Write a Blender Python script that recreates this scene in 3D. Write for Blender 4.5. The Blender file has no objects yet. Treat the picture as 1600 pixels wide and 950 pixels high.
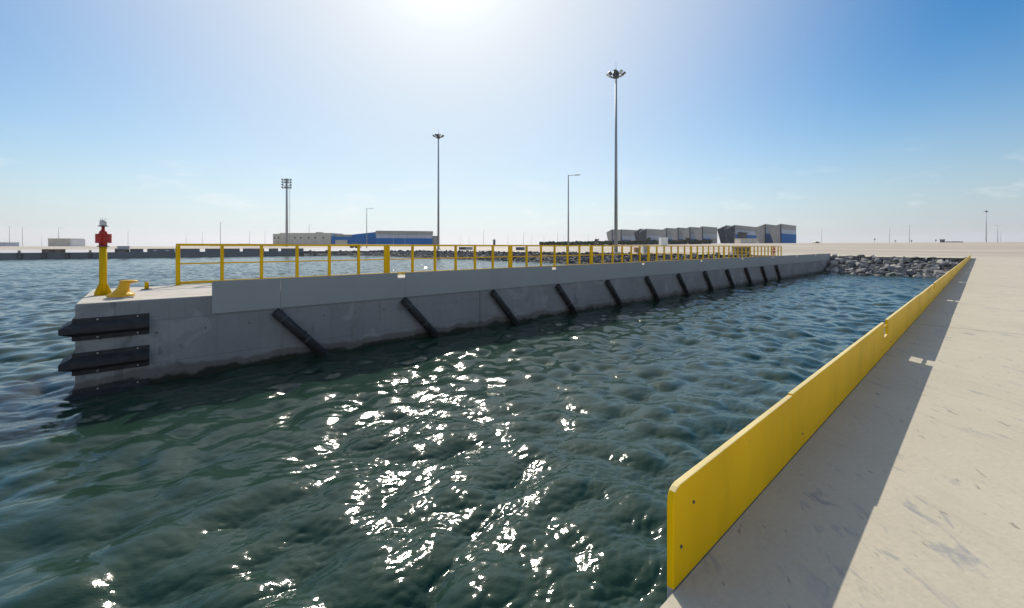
import bpy, bmesh, math, random
import numpy as np
from mathutils import Vector, Matrix, noise

# ------------------------------------------------------------------ camera, sky, sun, exposure
C = bpy.context.scene.collection
SC = bpy.context.scene
EYE = 1.6            # eye height above the quay deck (deck is z = 0)
F_PX, CX, HY = 650.0, 800.0, 385.5
cam_d = bpy.data.cameras.new('camera')
cam_d.sensor_width = 36.0
cam_d.lens = F_PX / 1600.0 * 36.0
cam_d.shift_y = -(475.0 - HY) / 1600.0
cam_d.clip_start = 0.05
cam_d.clip_end = 6000.0
cam = bpy.data.objects.new('camera', cam_d)
cam.location = (0, 0, EYE)
cam.rotation_euler = (math.radians(90), 0, 0)
C.objects.link(cam)
SC.camera = cam

SUN_EL = math.radians(37.4)
SUN_AZ = math.radians(-9.8)      # from +Y, positive towards +X
W = bpy.data.worlds.new('World')
SC.world = W
W.use_nodes = True
nt = W.node_tree
for n in list(nt.nodes):
    nt.nodes.remove(n)
wo = nt.nodes.new('ShaderNodeOutputWorld')
bg = nt.nodes.new('ShaderNodeBackground')
sky = nt.nodes.new('ShaderNodeTexSky')
sky.sky_type = 'NISHITA'
sky.sun_disc = False
sky.sun_elevation = SUN_EL
sky.sun_rotation = SUN_AZ
sky.altitude = 0
sky.air_density = 1.0
sky.dust_density = 0.35
sky.ozone_density = 2.0
bg.inputs['Strength'].default_value = 0.11
nt.links.new(bg.outputs[0], wo.inputs['Surface'])
# thin low clouds near the horizon, placed by direction
tc = nt.nodes.new('ShaderNodeTexCoord')
mp = nt.nodes.new('ShaderNodeMapping')
mp.inputs['Scale'].default_value = (1, 1, 3.2)
nz = nt.nodes.new('ShaderNodeTexNoise')
nz.inputs['Scale'].default_value = 9.0
nz.inputs['Detail'].default_value = 7
nz.inputs['Roughness'].default_value = 0.6
cr = nt.nodes.new('ShaderNodeMapRange')
cr.inputs['From Min'].default_value = 0.55
cr.inputs['From Max'].default_value = 0.72
sp = nt.nodes.new('ShaderNodeSeparateXYZ')
b1 = nt.nodes.new('ShaderNodeMapRange'); b1.interpolation_type = 'SMOOTHSTEP'
b1.inputs['From Min'].default_value = 0.02; b1.inputs['From Max'].default_value = 0.09
b2 = nt.nodes.new('ShaderNodeMapRange'); b2.interpolation_type = 'SMOOTHSTEP'
b2.inputs['From Min'].default_value = 0.20; b2.inputs['From Max'].default_value = 0.10
mu = nt.nodes.new('ShaderNodeMath'); mu.operation = 'MULTIPLY'
mu2 = nt.nodes.new('ShaderNodeMath'); mu2.operation = 'MULTIPLY'
mu3 = nt.nodes.new('ShaderNodeMath'); mu3.operation = 'MULTIPLY'
mu3.inputs[1].default_value = 0.42
mxc = nt.nodes.new('ShaderNodeMix'); mxc.data_type = 'RGBA'
mxc.inputs[7].default_value = (9.0, 9.0, 9.2, 1)
L = nt.links.new
L(tc.outputs['Generated'], mp.inputs['Vector']); L(mp.outputs[0], nz.inputs['Vector'])
L(nz.outputs['Fac'], cr.inputs['Value']); L(tc.outputs['Generated'], sp.inputs[0])
L(sp.outputs['Z'], b1.inputs['Value']); L(sp.outputs['Z'], b2.inputs['Value'])
L(b1.outputs[0], mu.inputs[0]); L(b2.outputs[0], mu.inputs[1])
L(mu.outputs[0], mu2.inputs[0]); L(cr.outputs[0], mu2.inputs[1])
L(mu2.outputs[0], mu3.inputs[0]); L(mu3.outputs[0], mxc.inputs['Factor'])
# the clear sky is a deep azure; a white humid layer lies along the horizon, brightest below the sun
hs = nt.nodes.new('ShaderNodeHueSaturation')
hs.inputs['Saturation'].default_value = 1.42
hs.inputs['Hue'].default_value = 0.50
L(sky.outputs[0], hs.inputs['Color'])
tint = nt.nodes.new('ShaderNodeMix'); tint.data_type = 'RGBA'; tint.blend_type = 'MULTIPLY'; tint.inputs['Factor'].default_value = 1.0
tint.inputs[7].default_value = (0.30, 0.95, 1.03, 1)
L(hs.outputs[0], tint.inputs[6])
def wmath(op, a, b=0.0):
    m = nt.nodes.new('ShaderNodeMath'); m.operation = op
    for i, v in enumerate((a, b)):
        if isinstance(v, bpy.types.NodeSocket): L(v, m.inputs[i])
        else: m.inputs[i].default_value = v
    return m.outputs[0]
zc = wmath('MAXIMUM', sp.outputs['Z'], 0.0)
layer = wmath('MULTIPLY', wmath('POWER', 2.718, wmath('MULTIPLY', wmath('POWER', wmath('DIVIDE', zc, 0.19), 1.5), -1.0)), 0.985)
dt = nt.nodes.new('ShaderNodeVectorMath'); dt.operation = 'DOT_PRODUCT'
L(tc.outputs['Generated'], dt.inputs[0])
dt.inputs[1].default_value = (math.sin(SUN_AZ) * math.cos(SUN_EL), math.cos(SUN_AZ) * math.cos(SUN_EL), math.sin(SUN_EL))
side = nt.nodes.new('ShaderNodeMapRange'); side.interpolation_type = 'SMOOTHSTEP'
side.inputs['From Min'].default_value = 0.38; side.inputs['From Max'].default_value = 0.90
L(dt.outputs['Value'], side.inputs['Value'])
hz = nt.nodes.new('ShaderNodeMix'); hz.data_type = 'RGBA'
hz.inputs[6].default_value = (5.3, 5.3, 5.7, 1); hz.inputs[7].default_value = (8.3, 8.1, 8.3, 1)
L(side.outputs[0], hz.inputs['Factor'])
mh = nt.nodes.new('ShaderNodeMix'); mh.data_type = 'RGBA'
L(layer, mh.inputs['Factor']); L(tint.outputs[2], mh.inputs[6]); L(hz.outputs[2], mh.inputs[7])
# brighter, higher haze added to the unseen sky behind the camera, lifts shaded faces
back = nt.nodes.new('ShaderNodeMapRange'); back.interpolation_type = 'SMOOTHSTEP'
back.inputs['From Min'].default_value = 0.30; back.inputs['From Max'].default_value = -0.55
L(sp.outputs['Y'], back.inputs['Value'])
bl = wmath('MULTIPLY', wmath('MULTIPLY', wmath('POWER', 2.718, wmath('MULTIPLY', zc, -1.0 / 0.55)), back.outputs[0]), 0.9)
mb_ = nt.nodes.new('ShaderNodeMix'); mb_.data_type = 'RGBA'
mb_.inputs[7].default_value = (8.2, 8.5, 9.0, 1)
L(bl, mb_.inputs['Factor']); L(mh.outputs[2], mb_.inputs[6])
# broad white aureole of the humid air round the sun
au = wmath('MULTIPLY', wmath('POWER', wmath('MAXIMUM', wmath('MULTIPLY', wmath('SUBTRACT', dt.outputs['Value'], 0.60), 2.5), 0.0), 1.65), 0.96)
ma = nt.nodes.new('ShaderNodeMix'); ma.data_type = 'RGBA'
ma.inputs[7].default_value = (8.0, 8.1, 8.3, 1)
L(au, ma.inputs['Factor']); L(mb_.outputs[2], ma.inputs[6])
# the brightest core, straight round the sun
core = wmath('MULTIPLY', wmath('POWER', wmath('MAXIMUM', dt.outputs['Value'], 0.0), 75.0), 3.0)
mcore = nt.nodes.new('ShaderNodeMix'); mcore.data_type = 'RGBA'; mcore.blend_type = 'ADD'; mcore.inputs['Factor'].default_value = 1.0
L(ma.outputs[2], mcore.inputs[6]); L(core, mcore.inputs[7])
L(mcore.outputs[2], mxc.inputs[6]); L(mxc.outputs[2], bg.inputs['Color'])

sun_d = bpy.data.lights.new('sun', 'SUN')
sun_d.energy = 4.45
sun_d.angle = math.radians(0.5)
sun_d.color = (1.0, 0.92, 0.79)
sun = bpy.data.objects.new('sun', sun_d)
to_sun = Vector((math.sin(SUN_AZ) * math.cos(SUN_EL), math.cos(SUN_AZ) * math.cos(SUN_EL), math.sin(SUN_EL)))
sun.rotation_euler = to_sun.to_track_quat('Z', 'Y').to_euler()
C.objects.link(sun)

SC.view_settings.view_transform = 'Standard'
SC.view_settings.look = 'None'
SC.view_settings.gamma = 1.0
SC.view_settings.use_curve_mapping = False
SC.view_settings.exposure = 0.0
SC.cycles.max_bounces = 6
SC.cycles.use_denoising = True
SC.cycles.sample_clamp_indirect = 6.0

# ------------------------------------------------------------------ frames and helpers
DK = math.atan2(650.0, 733.0)          # bearing of the slip's long side in world XY
CD, SD = math.cos(DK), math.sin(DK)
WATER = -2.53
S_END = 86.0                            # the slip's inner end
J0, J1, JY0, JY1 = -1.42, 88.0, 16.75, 22.2   # jetty extents in the dock frame
QE = 0.945                              # quay edge (dock y)
FQ = 217.0                              # far quay edge
R = random.Random(11)

def dk(s, y, z=0.0):
    return Vector((s * CD - y * SD, s * SD + y * CD, z))

def w2d(X, Y):
    return X * CD + Y * SD, -X * SD + Y * CD

def at(px, Z, z=0.0):
    return Vector(((px - CX) / F_PX * Z, Z, z))

def zpx(y, Z):
    return EYE + (HY - y) / F_PX * Z

def smooth(a, b, x):
    t = min(1, max(0, (x - a) / (b - a)))
    return t * t * (3 - 2 * t)

def zg(X, Y):
    s, y = w2d(X, Y)
    r = math.hypot(X, Y)
    k = X / Y if Y > 1 else 2.0
    top = 2.3 + 1.7 * smooth(-0.85, 0.3, k)
    h = top * smooth(105, 345, r) if Y > 0 else 0
    h -= 0.46 * smooth(120, 210, y)
    return h

class MB:
    def __init__(self):
        self.bm = bmesh.new()
        self.mi = 0
    def poly(self, pts):
        vs = [self.bm.verts.new(p) for p in pts]
        f = self.bm.faces.new(vs); f.material_index = self.mi
        return f
    def box(self, x0, x1, y0, y1, z0, z1, bevel=0.0):
        r = bmesh.ops.create_cube(self.bm, size=1)
        for v in r['verts']:
            v.co = Vector((x0 + (v.co.x + .5) * (x1 - x0), y0 + (v.co.y + .5) * (y1 - y0), z0 + (v.co.z + .5) * (z1 - z0)))
        fs = set(f for v in r['verts'] for f in v.link_faces)
        for f in fs: f.material_index = self.mi
        if bevel:
            es = list(set(e for v in r['verts'] for e in v.link_edges))
            bmesh.ops.bevel(self.bm, geom=es, offset=bevel, segments=2, affect='EDGES', profile=0.5)
        return self
    def tube(self, p0, p1, r0, r1=None, n=12, caps=True):
        r1 = r0 if r1 is None else r1
        p0, p1 = Vector(p0), Vector(p1)
        q = (p1 - p0).to_track_quat('Z', 'Y')
        a, b = [], []
        for i in range(n):
            t = 2 * math.pi * i / n
            u = Vector((math.cos(t), math.sin(t), 0))
            a.append(self.bm.verts.new(p0 + q @ (u * r0)))
            b.append(self.bm.verts.new(p1 + q @ (u * r1)))
        for i in range(n):
            j = (i + 1) % n
            f = self.bm.faces.new((a[i], a[j], b[j], b[i])); f.material_index = self.mi; f.smooth = True
        if caps:
            f = self.bm.faces.new(a[::-1]); f.material_index = self.mi
            f = self.bm.faces.new(b); f.material_index = self.mi
        return self
    def lathe(self, prof, n=20, c=(0, 0, 0), smooth_=True):
        c = Vector(c); rings = []
        for r, z in prof:
            if r < 1e-5:
                rings.append([self.bm.verts.new(c + Vector((0, 0, z)))])
            else:
                rings.append([self.bm.verts.new(c + Vector((r * math.cos(2 * math.pi * i / n), r * math.sin(2 * math.pi * i / n), z))) for i in range(n)])
        for A, B in zip(rings, rings[1:]):
            for i in range(n):
                j = (i + 1) % n
                if len(A) == 1 and len(B) == 1: continue
                if len(A) == 1: vs = (A[0], B[j], B[i])[::-1]
                elif len(B) == 1: vs = (A[i], A[j], B[0])
                else: vs = (A[i], A[j], B[j], B[i])
                f = self.bm.faces.new(vs); f.material_index = self.mi; f.smooth = smooth_
        return self
    def prism(self, pts, off):
        """pts: planar 3D polygon, extruded by the vector off"""
        off = Vector(off)
        a = [self.bm.verts.new(Vector(p)) for p in pts]
        b = [self.bm.verts.new(Vector(p) + off) for p in pts]
        fs = [self.bm.faces.new(a[::-1]), self.bm.faces.new(b)]
        for i in range(len(a)):
            j = (i + 1) % len(a)
            fs.append(self.bm.faces.new((a[i], a[j], b[j], b[i])))
        for f in fs: f.material_index = self.mi
        return self
    def build(self, name, mats, parent=None, loc=None, rz=None):
        bmesh.ops.recalc_face_normals(self.bm, faces=self.bm.faces)
        me = bpy.data.meshes.new(name)
        self.bm.to_mesh(me); self.bm.free()
        for m in (mats if isinstance(mats, (list, tuple)) else [mats]):
            me.materials.append(m)
        o = bpy.data.objects.new(name, me)
        C.objects.link(o)
        if parent: o.parent = parent
        if loc is not None: o.location = loc
        if rz is not None: o.rotation_euler = (0, 0, rz)
        return o

def thing(name, label, cat, loc=(0, 0, 0), rz=0.0, group=None):
    o = bpy.data.objects.new(name, None)
    o.empty_display_size = 0.3
    C.objects.link(o)
    o.location = loc; o.rotation_euler = (0, 0, rz)
    return tag(o, label, cat, group)

def tag(o, label, cat, group=None):
    o['label'] = label; o['category'] = cat
    if group: o['group'] = group
    return o

def struct(o):
    o['kind'] = 'structure'
    return o

def copy_tree(o, parent=None):
    c = o.copy(); C.objects.link(c)
    if parent: c.parent = parent
    for ch in list(o.children):
        copy_tree(ch, c)
    return c

# ------------------------------------------------------------------ materials
def new_mat(name):
    m = bpy.data.materials.new(name); m.use_nodes = True
    t = m.node_tree
    return m, t, t.nodes['Principled BSDF']

def nd(t, kind, **kw):
    n = t.nodes.new(kind)
    for k, v in kw.items():
        if k in n.inputs: n.inputs[k].default_value = v
        else: setattr(n, k, v)
    return n

def ramp(t, fac, stops):
    r = t.nodes.new('ShaderNodeValToRGB')
    e = r.color_ramp.elements
    while len(e) < len(stops): e.new(0.5)
    for el, (p, c) in zip(e, stops):
        el.position = p; el.color = (*c, 1) if len(c) == 3 else c
    t.links.new(fac, r.inputs['Fac'])
    return r.outputs['Color']

def mixc(t, fac, a, b, mode='MIX'):
    m = t.nodes.new('ShaderNodeMix'); m.data_type = 'RGBA'; m.blend_type = mode
    for sock, v in ((m.inputs['Factor'], fac), (m.inputs[6], a), (m.inputs[7], b)):
        if isinstance(v, bpy.types.NodeSocket): t.links.new(v, sock)
        elif isinstance(v, (int, float)): sock.default_value = v
        else: sock.default_value = (*v, 1)
    return m.outputs[2]

def math_(t, op, a, b=0.0):
    m = t.nodes.new('ShaderNodeMath'); m.operation = op
    for i, v in enumerate((a, b)):
        if isinstance(v, bpy.types.NodeSocket): t.links.new(v, m.inputs[i])
        else: m.inputs[i].default_value = v
    return m.outputs[0]

def mrange(t, v, a, b, c=0.0, d=1.0):
    m = t.nodes.new('ShaderNodeMapRange'); m.interpolation_type = 'SMOOTHSTEP'
    t.links.new(v, m.inputs['Value'])
    for k, x in zip(('From Min', 'From Max', 'To Min', 'To Max'), (a, b, c, d)):
        m.inputs[k].default_value = x
    return m.outputs[0]

def noise_(t, vec, scale, detail=5, rough=0.55, dist=0.0):
    n = nd(t, 'ShaderNodeTexNoise', Scale=scale, Detail=detail, Roughness=rough, Distortion=dist)
    if vec is not None: t.links.new(vec, n.inputs['Vector'])
    return n.outputs['Fac']

def pos(t, scale=(1, 1, 1), rot=0.0):
    g = t.nodes.new('ShaderNodeNewGeometry')
    m = t.nodes.new('ShaderNodeMapping')
    m.inputs['Scale'].default_value = scale
    r = t.nodes.new('ShaderNodeVectorRotate'); r.rotation_type = 'Z_AXIS'
    r.inputs['Angle'].default_value = rot
    t.links.new(g.outputs['Position'], r.inputs['Vector'])
    t.links.new(r.outputs[0], m.inputs['Vector'])
    return m.outputs[0]

def bump(t, b, h, strength, dist=0.02):
    n = nd(t, 'ShaderNodeBump', Strength=strength, Distance=dist)
    t.links.new(h, n.inputs['Height']); t.links.new(n.outputs[0], b.inputs['Normal'])

def plain(name, col, rough=0.55, metal=0.0, var=0.12, scale=3.0, spec=None, coord='Object'):
    m, t, b = new_mat(name)
    tcn = t.nodes.new('ShaderNodeTexCoord')
    f = noise_(t, tcn.outputs[coord], scale, 6, 0.6)
    lo = tuple(c * (1 - var) for c in col); hi = tuple(min(1, c * (1 + var)) for c in col)
    t.links.new(ramp(t, f, [(0.3, lo), (0.7, hi)]), b.inputs['Base Color'])
    b.inputs['Roughness'].default_value = rough
    b.inputs['Metallic'].default_value = metal
    if spec is not None: b.inputs['Specular IOR Level'].default_value = spec
    return m

def ground_mat():
    m, t, b = new_mat('quay_concrete')
    p = pos(t, rot=-DK)
    big = noise_(t, p, 0.09, 5, 0.6)
    mid = noise_(t, p, 0.9, 7, 0.65)
    fine = noise_(t, p, 28, 4, 0.6)
    base = ramp(t, big, [(0.3, (0.49, 0.44, 0.325)), (0.7, (0.60, 0.545, 0.405))])
    base = mixc(t, 0.55, base, ramp(t, mid, [(0.3, (0.48, 0.43, 0.315)), (0.7, (0.63, 0.575, 0.43))]))
    base = mixc(t, 0.25, base, ramp(t, fine, [(0.3, (0.34, 0.31, 0.27)), (0.7, (0.55, 0.50, 0.43))]))
    # broom / scrape streaks across the slab
    ps = pos(t, (0.35, 3.4, 1), rot=-DK - 0.9)
    st = noise_(t, ps, 2.4, 6, 0.65, 0.4)
    base = mixc(t, mrange(t, st, 0.52, 0.75, 0, 0.28), base, (0.34, 0.31, 0.275))
    # blue grey scuffs of limited size
    pc = pos(t, (0.9, 2.6, 1), rot=-DK - 0.75)
    n1 = noise_(t, pc, 1.9, 6, 0.66, 0.5)
    msk = noise_(t, p, 0.5, 2, 0.5)
    sm = math_(t, 'MULTIPLY', mrange(t, n1, 0.575, 0.66), mrange(t, msk, 0.40, 0.55))
    base = mixc(t, math_(t, 'MULTIPLY', sm, 0.66), base, (0.24, 0.25, 0.27))
    pd = pos(t, (1.6, 4.2, 1), rot=-DK - 0.55)
    n3 = noise_(t, pd, 1.7, 6, 0.65, 0.5)
    base = mixc(t, mrange(t, n3, 0.60, 0.68, 0, 0.55), base, (0.27, 0.275, 0.285))
    # small dark scratches
    pk = pos(t, (1.4, 5.0, 1), rot=-DK - 0.6)
    n2 = noise_(t, pk, 3.4, 3, 0.5, 0.3)
    base = mixc(t, mrange(t, n2, 0.67, 0.72, 0, 0.6), base, (0.17, 0.15, 0.13))
    # slab joints across and along
    sx = t.nodes.new('ShaderNodeSeparateXYZ'); t.links.new(p, sx.inputs[0])
    js = math_(t, 'ABSOLUTE', math_(t, 'SUBTRACT', math_(t, 'FRACT', math_(t, 'DIVIDE', math_(t, 'ADD', sx.outputs['X'], 9.0), 14.0)), 0.5))
    base = mixc(t, mrange(t, js, 0.0060, 0.0022, 0, 0.38), base, (0.25, 0.23, 0.20))
    # farther inland the concrete gives way to sand
    g = t.nodes.new('ShaderNodeNewGeometry')
    ln = t.nodes.new('ShaderNodeVectorMath'); ln.operation = 'LENGTH'
    t.links.new(g.outputs['Position'], ln.inputs[0])
    wob = math_(t, 'MULTIPLY', noise_(t, p, 0.012, 3), 90)
    dist = math_(t, 'ADD', ln.outputs['Value'], wob)
    sand = ramp(t, noise_(t, pos(t, (0.25, 1, 1), rot=-DK - 1.2), 0.05, 6), [(0.3, (0.39, 0.33, 0.26)), (0.55, (0.48, 0.415, 0.335)), (0.75, (0.56, 0.50, 0.42))])
    base = mixc(t, mrange(t, dist, 120, 190), base, sand)
    t.links.new(base, b.inputs['Base Color'])
    b.inputs['Roughness'].default_value = 0.82
    b.inputs['Specular IOR Level'].default_value = 0.3
    bump(t, b, math_(t, 'ADD', fine, math_(t, 'MULTIPLY', mid, 1.5)), 0.25, 0.01)
    return m

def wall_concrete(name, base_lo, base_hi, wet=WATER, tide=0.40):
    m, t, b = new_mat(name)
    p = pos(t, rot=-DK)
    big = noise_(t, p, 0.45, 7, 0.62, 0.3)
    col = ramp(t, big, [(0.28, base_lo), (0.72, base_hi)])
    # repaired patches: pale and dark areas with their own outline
    pa = noise_(t, p, 0.8, 4, 0.5, 0.8)
    col = mixc(t, mrange(t, pa, 0.60, 0.63, 0, 0.38), col, tuple(c * 1.35 for c in base_hi))
    pb = noise_(t, pos(t, (1.0, 1.0, 0.5), rot=-DK), 1.1, 6, 0.6, 1.2)
    col = mixc(t, mrange(t, pb, 0.60, 0.68, 0, 0.6), col, tuple(c * 0.55 for c in base_lo))
    # vertical run marks
    pr = noise_(t, pos(t, (1, 1, 0.06), rot=-DK), 5.0, 5, 0.6)
    col = mixc(t, mrange(t, pr, 0.55, 0.75, 0, 0.3), col, tuple(c * 0.65 for c in base_lo))
    fine = noise_(t, p, 30, 4, 0.6)
    col = mixc(t, 0.2, col, ramp(t, fine, [(0.3, tuple(c * .6 for c in base_lo)), (0.7, tuple(c * 1.3 for c in base_hi))]))
    # board marks, a pour line and tie holes of the formwork
    sf = t.nodes.new('ShaderNodeSeparateXYZ'); t.links.new(p, sf.inputs[0])
    fx = math_(t, 'ABSOLUTE', math_(t, 'SUBTRACT', math_(t, 'FRACT', math_(t, 'DIVIDE', sf.outputs['X'], 1.22)), 0.5))
    fz = math_(t, 'ABSOLUTE', math_(t, 'SUBTRACT', math_(t, 'FRACT', math_(t, 'DIVIDE', sf.outputs['Z'], 1.30)), 0.5))
    col = mixc(t, math_(t, 'MULTIPLY', mrange(t, fx, 0.012, 0.004), 0.28), col, tuple(c * .5 for c in base_lo))
    col = mixc(t, math_(t, 'MULTIPLY', mrange(t, fz, 0.016, 0.005), 0.35), col, tuple(c * .5 for c in base_lo))
    hx = math_(t, 'ABSOLUTE', math_(t, 'SUBTRACT', math_(t, 'FRACT', math_(t, 'ADD', math_(t, 'DIVIDE', sf.outputs['X'], 1.22), 0.25)), 0.5))
    hz_ = math_(t, 'ABSOLUTE', math_(t, 'SUBTRACT', math_(t, 'FRACT', math_(t, 'ADD', math_(t, 'DIVIDE', sf.outputs['Z'], 1.30), 0.3)), 0.5))
    hole = math_(t, 'MULTIPLY', mrange(t, hx, 0.026, 0.018), mrange(t, hz_, 0.026, 0.018))
    col = mixc(t, math_(t, 'MULTIPLY', hole, 0.7), col, tuple(c * .3 for c in base_lo))
    rs_ = noise_(t, pos(t, (1.2, 1.2, 0.10), rot=-DK), 2.3, 5, 0.6, 0.2)
    col = mixc(t, mrange(t, rs_, 0.62, 0.74, 0, 0.35), col, (0.15, 0.095, 0.055))
    # tidal band: wet brown growth above the waterline
    sx = t.nodes.new('ShaderNodeSeparateXYZ'); t.links.new(p, sx.inputs[0])
    edge = math_(t, 'ADD', sx.outputs['Z'], math_(t, 'MULTIPLY', math_(t, 'SUBTRACT', noise_(t, p, 0.9, 6, 0.6), 0.5), -0.75))
    wetf = mrange(t, edge, wet + tide + 0.07, wet + tide - 0.07)
    col = mixc(t, math_(t, 'MULTIPLY', wetf, 0.62), col, (0.085, 0.07, 0.052))
    low = mrange(t, edge, wet + 0.24, wet + 0.10)
    col = mixc(t, low, col, (0.022, 0.024, 0.016))
    t.links.new(col, b.inputs['Base Color'])
    t.links.new(mrange(t, edge, wet + tide + .1, wet, 0.85, 0.45), b.inputs['Roughness'])
    b.inputs['Specular IOR Level'].default_value = 0.3
    bump(t, b, math_(t, 'ADD', fine, big), 0.3, 0.012)
    return m

def yellow_paint(name, col, rough=0.45, dirt=0.35):
    m, t, b = new_mat(name)
    p = pos(t, rot=-DK)
    f = noise_(t, p, 1.2, 7, 0.6)
    c = ramp(t, f, [(0.3, tuple(x * .88 for x in col)), (0.7, tuple(min(1, x * 1.08) for x in col))])
    ch = noise_(t, p, 16, 5, 0.6)
    c = mixc(t, mrange(t, ch, 0.70, 0.74, 0, dirt), c, (0.16, 0.12, 0.07))
    ru = noise_(t, pos(t, (1, 1, 0.15), rot=-DK), 3.5, 5, 0.6)
    c = mixc(t, mrange(t, ru, 0.56, 0.75, 0, dirt * .6), c, tuple(x * .62 for x in col))
    t.links.new(c, b.inputs['Base Color'])
    b.inputs['Roughness'].default_value = rough
    b.inputs['Specular IOR Level'].default_value = 0.10
    bump(t, b, noise_(t, p, 40, 3), 0.08, 0.004)
    return m

def rock_mat():
    m, t, b = new_mat('quarry_stone')
    tcn = t.nodes.new('ShaderNodeTexCoord')
    oi = t.nodes.new('ShaderNodeObjectInfo')
    off = t.nodes.new('ShaderNodeVectorMath'); off.operation = 'ADD'
    t.links.new(tcn.outputs['Object'], off.inputs[0]); t.links.new(oi.outputs['Location'], off.inputs[1])
    f = noise_(t, off.outputs[0], 2.2, 7, 0.65)
    a = ramp(t, f, [(0.25, (0.12, 0.122, 0.125)), (0.5, (0.24, 0.24, 0.236)), (0.75, (0.42, 0.41, 0.39))])
    rnd = ramp(t, oi.outputs['Random'], [(0.0, (0.40, 0.41, 0.43)), (0.5, (0.85, 0.85, 0.84)), (1.0, (1.75, 1.66, 1.52))])
    t.links.new(mixc(t, 1.0, a, rnd, 'MULTIPLY'), b.inputs['Base Color'])
    b.inputs['Roughness'].default_value = 0.85
    bump(t, b, noise_(t, off.outputs[0], 7, 6, 0.65), 0.6, 0.06)
    return m

def water_mat():
    m, t, b = new_mat('sea_water')
    p = pos(t)
    f = noise_(t, p, 0.12, 4, 0.6)
    t.links.new(ramp(t, f, [(0.3, (0.013, 0.037, 0.023)), (0.7, (0.018, 0.047, 0.031))]), b.inputs['Base Color'])
    b.inputs['Roughness'].default_value = 0.095
    b.inputs['IOR'].default_value = 1.38
    pr = pos(t, (1.0, 1.7, 1), rot=0.35)
    r1 = noise_(t, pr, 3.2, 4, 0.55, 0.25)
    r2 = noise_(t, pos(t, (0.8, 1.7, 1), rot=-0.4), 17.0, 3, 0.55, 0.15)
    gp = t.nodes.new('ShaderNodeNewGeometry')
    ln = t.nodes.new('ShaderNodeVectorMath'); ln.operation = 'LENGTH'
    t.links.new(gp.outputs['Position'], ln.inputs[0])
    # open, wind blown water of the outer basin is choppier than the sheltered slip
    chop = mrange(t, ln.outputs['Value'], 18, 85, 0.0012, 0.034)
    h = math_(t, 'ADD', math_(t, 'MULTIPLY', r1, chop), math_(t, 'MULTIPLY', r2, 0.0034))
    n = nd(t, 'ShaderNodeBump', Strength=1.0, Distance=1.0)
    t.links.new(h, n.inputs['Height']); t.links.new(n.outputs[0], b.inputs['Normal'])
    return m

def cladding(name, col, pitch=1.0, rough=0.5):
    m, t, b = new_mat(name)
    tcn = t.nodes.new('ShaderNodeTexCoord')
    sx = t.nodes.new('ShaderNodeSeparateXYZ'); t.links.new(tcn.outputs['Object'], sx.inputs[0])
    j = math_(t, 'ABSOLUTE', math_(t, 'SUBTRACT', math_(t, 'FRACT', math_(t, 'DIVIDE', sx.outputs['X'], pitch * 6)), 0.5))
    f = noise_(t, tcn.outputs['Object'], 0.4, 5, 0.6)
    c = ramp(t, f, [(0.3, tuple(x * .88 for x in col)), (0.7, tuple(min(1, x * 1.1) for x in col))])
    c = mixc(t, mrange(t, j, 0.03, 0.015, 0, 0.5), c, tuple(x * 0.5 for x in col))
    t.links.new(c, b.inputs['Base Color'])
    b.inputs['Roughness'].default_value = rough
    b.inputs['Specular IOR Level'].default_value = 0.12
    return m

M_GROUND = ground_mat()
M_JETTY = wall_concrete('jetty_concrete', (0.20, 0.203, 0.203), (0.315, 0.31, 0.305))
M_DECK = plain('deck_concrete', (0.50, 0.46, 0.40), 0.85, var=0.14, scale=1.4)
M_FARWALL = plain('far_quay_concrete', (0.13, 0.15, 0.17), 0.85, scale=0.2)
M_YELLOW = yellow_paint('yellow_barrier_paint', (0.86, 0.505, 0.001), dirt=0.5)
M_PALEYELLOW = yellow_paint('pale_yellow_paint', (0.80, 0.64, 0.30), 0.6)  # paler yellow, given to the upward faces of the near barrier
M_YRAIL = yellow_paint('yellow_rail_paint', (0.64, 0.40, 0.001), dirt=0.2)
M_BOLLARD = yellow_paint('amber_bollard_paint', (0.72, 0.40, 0.03), 0.4, 0.3)
M_PANEL = plain('grey_panel', (0.335, 0.345, 0.335), 0.8, var=0.05, scale=0.5)
M_RUBBER = plain('black_rubber', (0.024, 0.023, 0.025), 0.62, var=0.55, scale=5)
M_STEEL = plain('galvanised_steel', (0.30, 0.32, 0.34), 0.5, 0.3, scale=4)
M_DARKST = plain('dark_fitting', (0.07, 0.075, 0.08), 0.5)
M_BOLT = plain('bolt_metal', (0.40, 0.38, 0.36), 0.4, 0.6)
M_RED = plain('red_paint', (0.42, 0.022, 0.016), 0.45, scale=5)
M_WHITE = plain('white_paint', (0.74, 0.74, 0.72), 0.5)
M_LENS = plain('lantern_plastic', (0.62, 0.62, 0.58), 0.25)
M_ROCK = rock_mat()
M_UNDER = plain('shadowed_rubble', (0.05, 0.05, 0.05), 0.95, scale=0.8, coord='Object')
M_WATER = water_mat()
M_GREYCLAD = cladding('grey_cladding', (0.31, 0.305, 0.295))
M_DARKCLAD = cladding('slate_cladding', (0.028, 0.038, 0.058), rough=0.8)
M_BLUE = cladding('blue_cladding', (0.003, 0.14, 0.42), rough=0.75)
M_PALEBLUE = cladding('pale_cladding', (0.42, 0.46, 0.54))
M_CREAM = plain('cream_render', (0.52, 0.48, 0.41), 0.8, scale=0.3)
M_OPEN = plain('dark_opening', (0.03, 0.03, 0.032), 0.7)
M_BROWN = plain('brown_cabinet_paint', (0.22, 0.17, 0.13), 0.7)
M_ORANGE = plain('rust_orange_paint', (0.42, 0.21, 0.06), 0.7)
M_LEAF = plain('hedge_leaves', (0.06, 0.08, 0.05), 0.9, var=0.4, scale=1.2)
M_SANDMOUND = plain('sand', (0.42, 0.35, 0.27), 0.95, scale=0.05)
M_CAR = plain('dark_car_paint', (0.06, 0.06, 0.065), 0.35)
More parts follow.
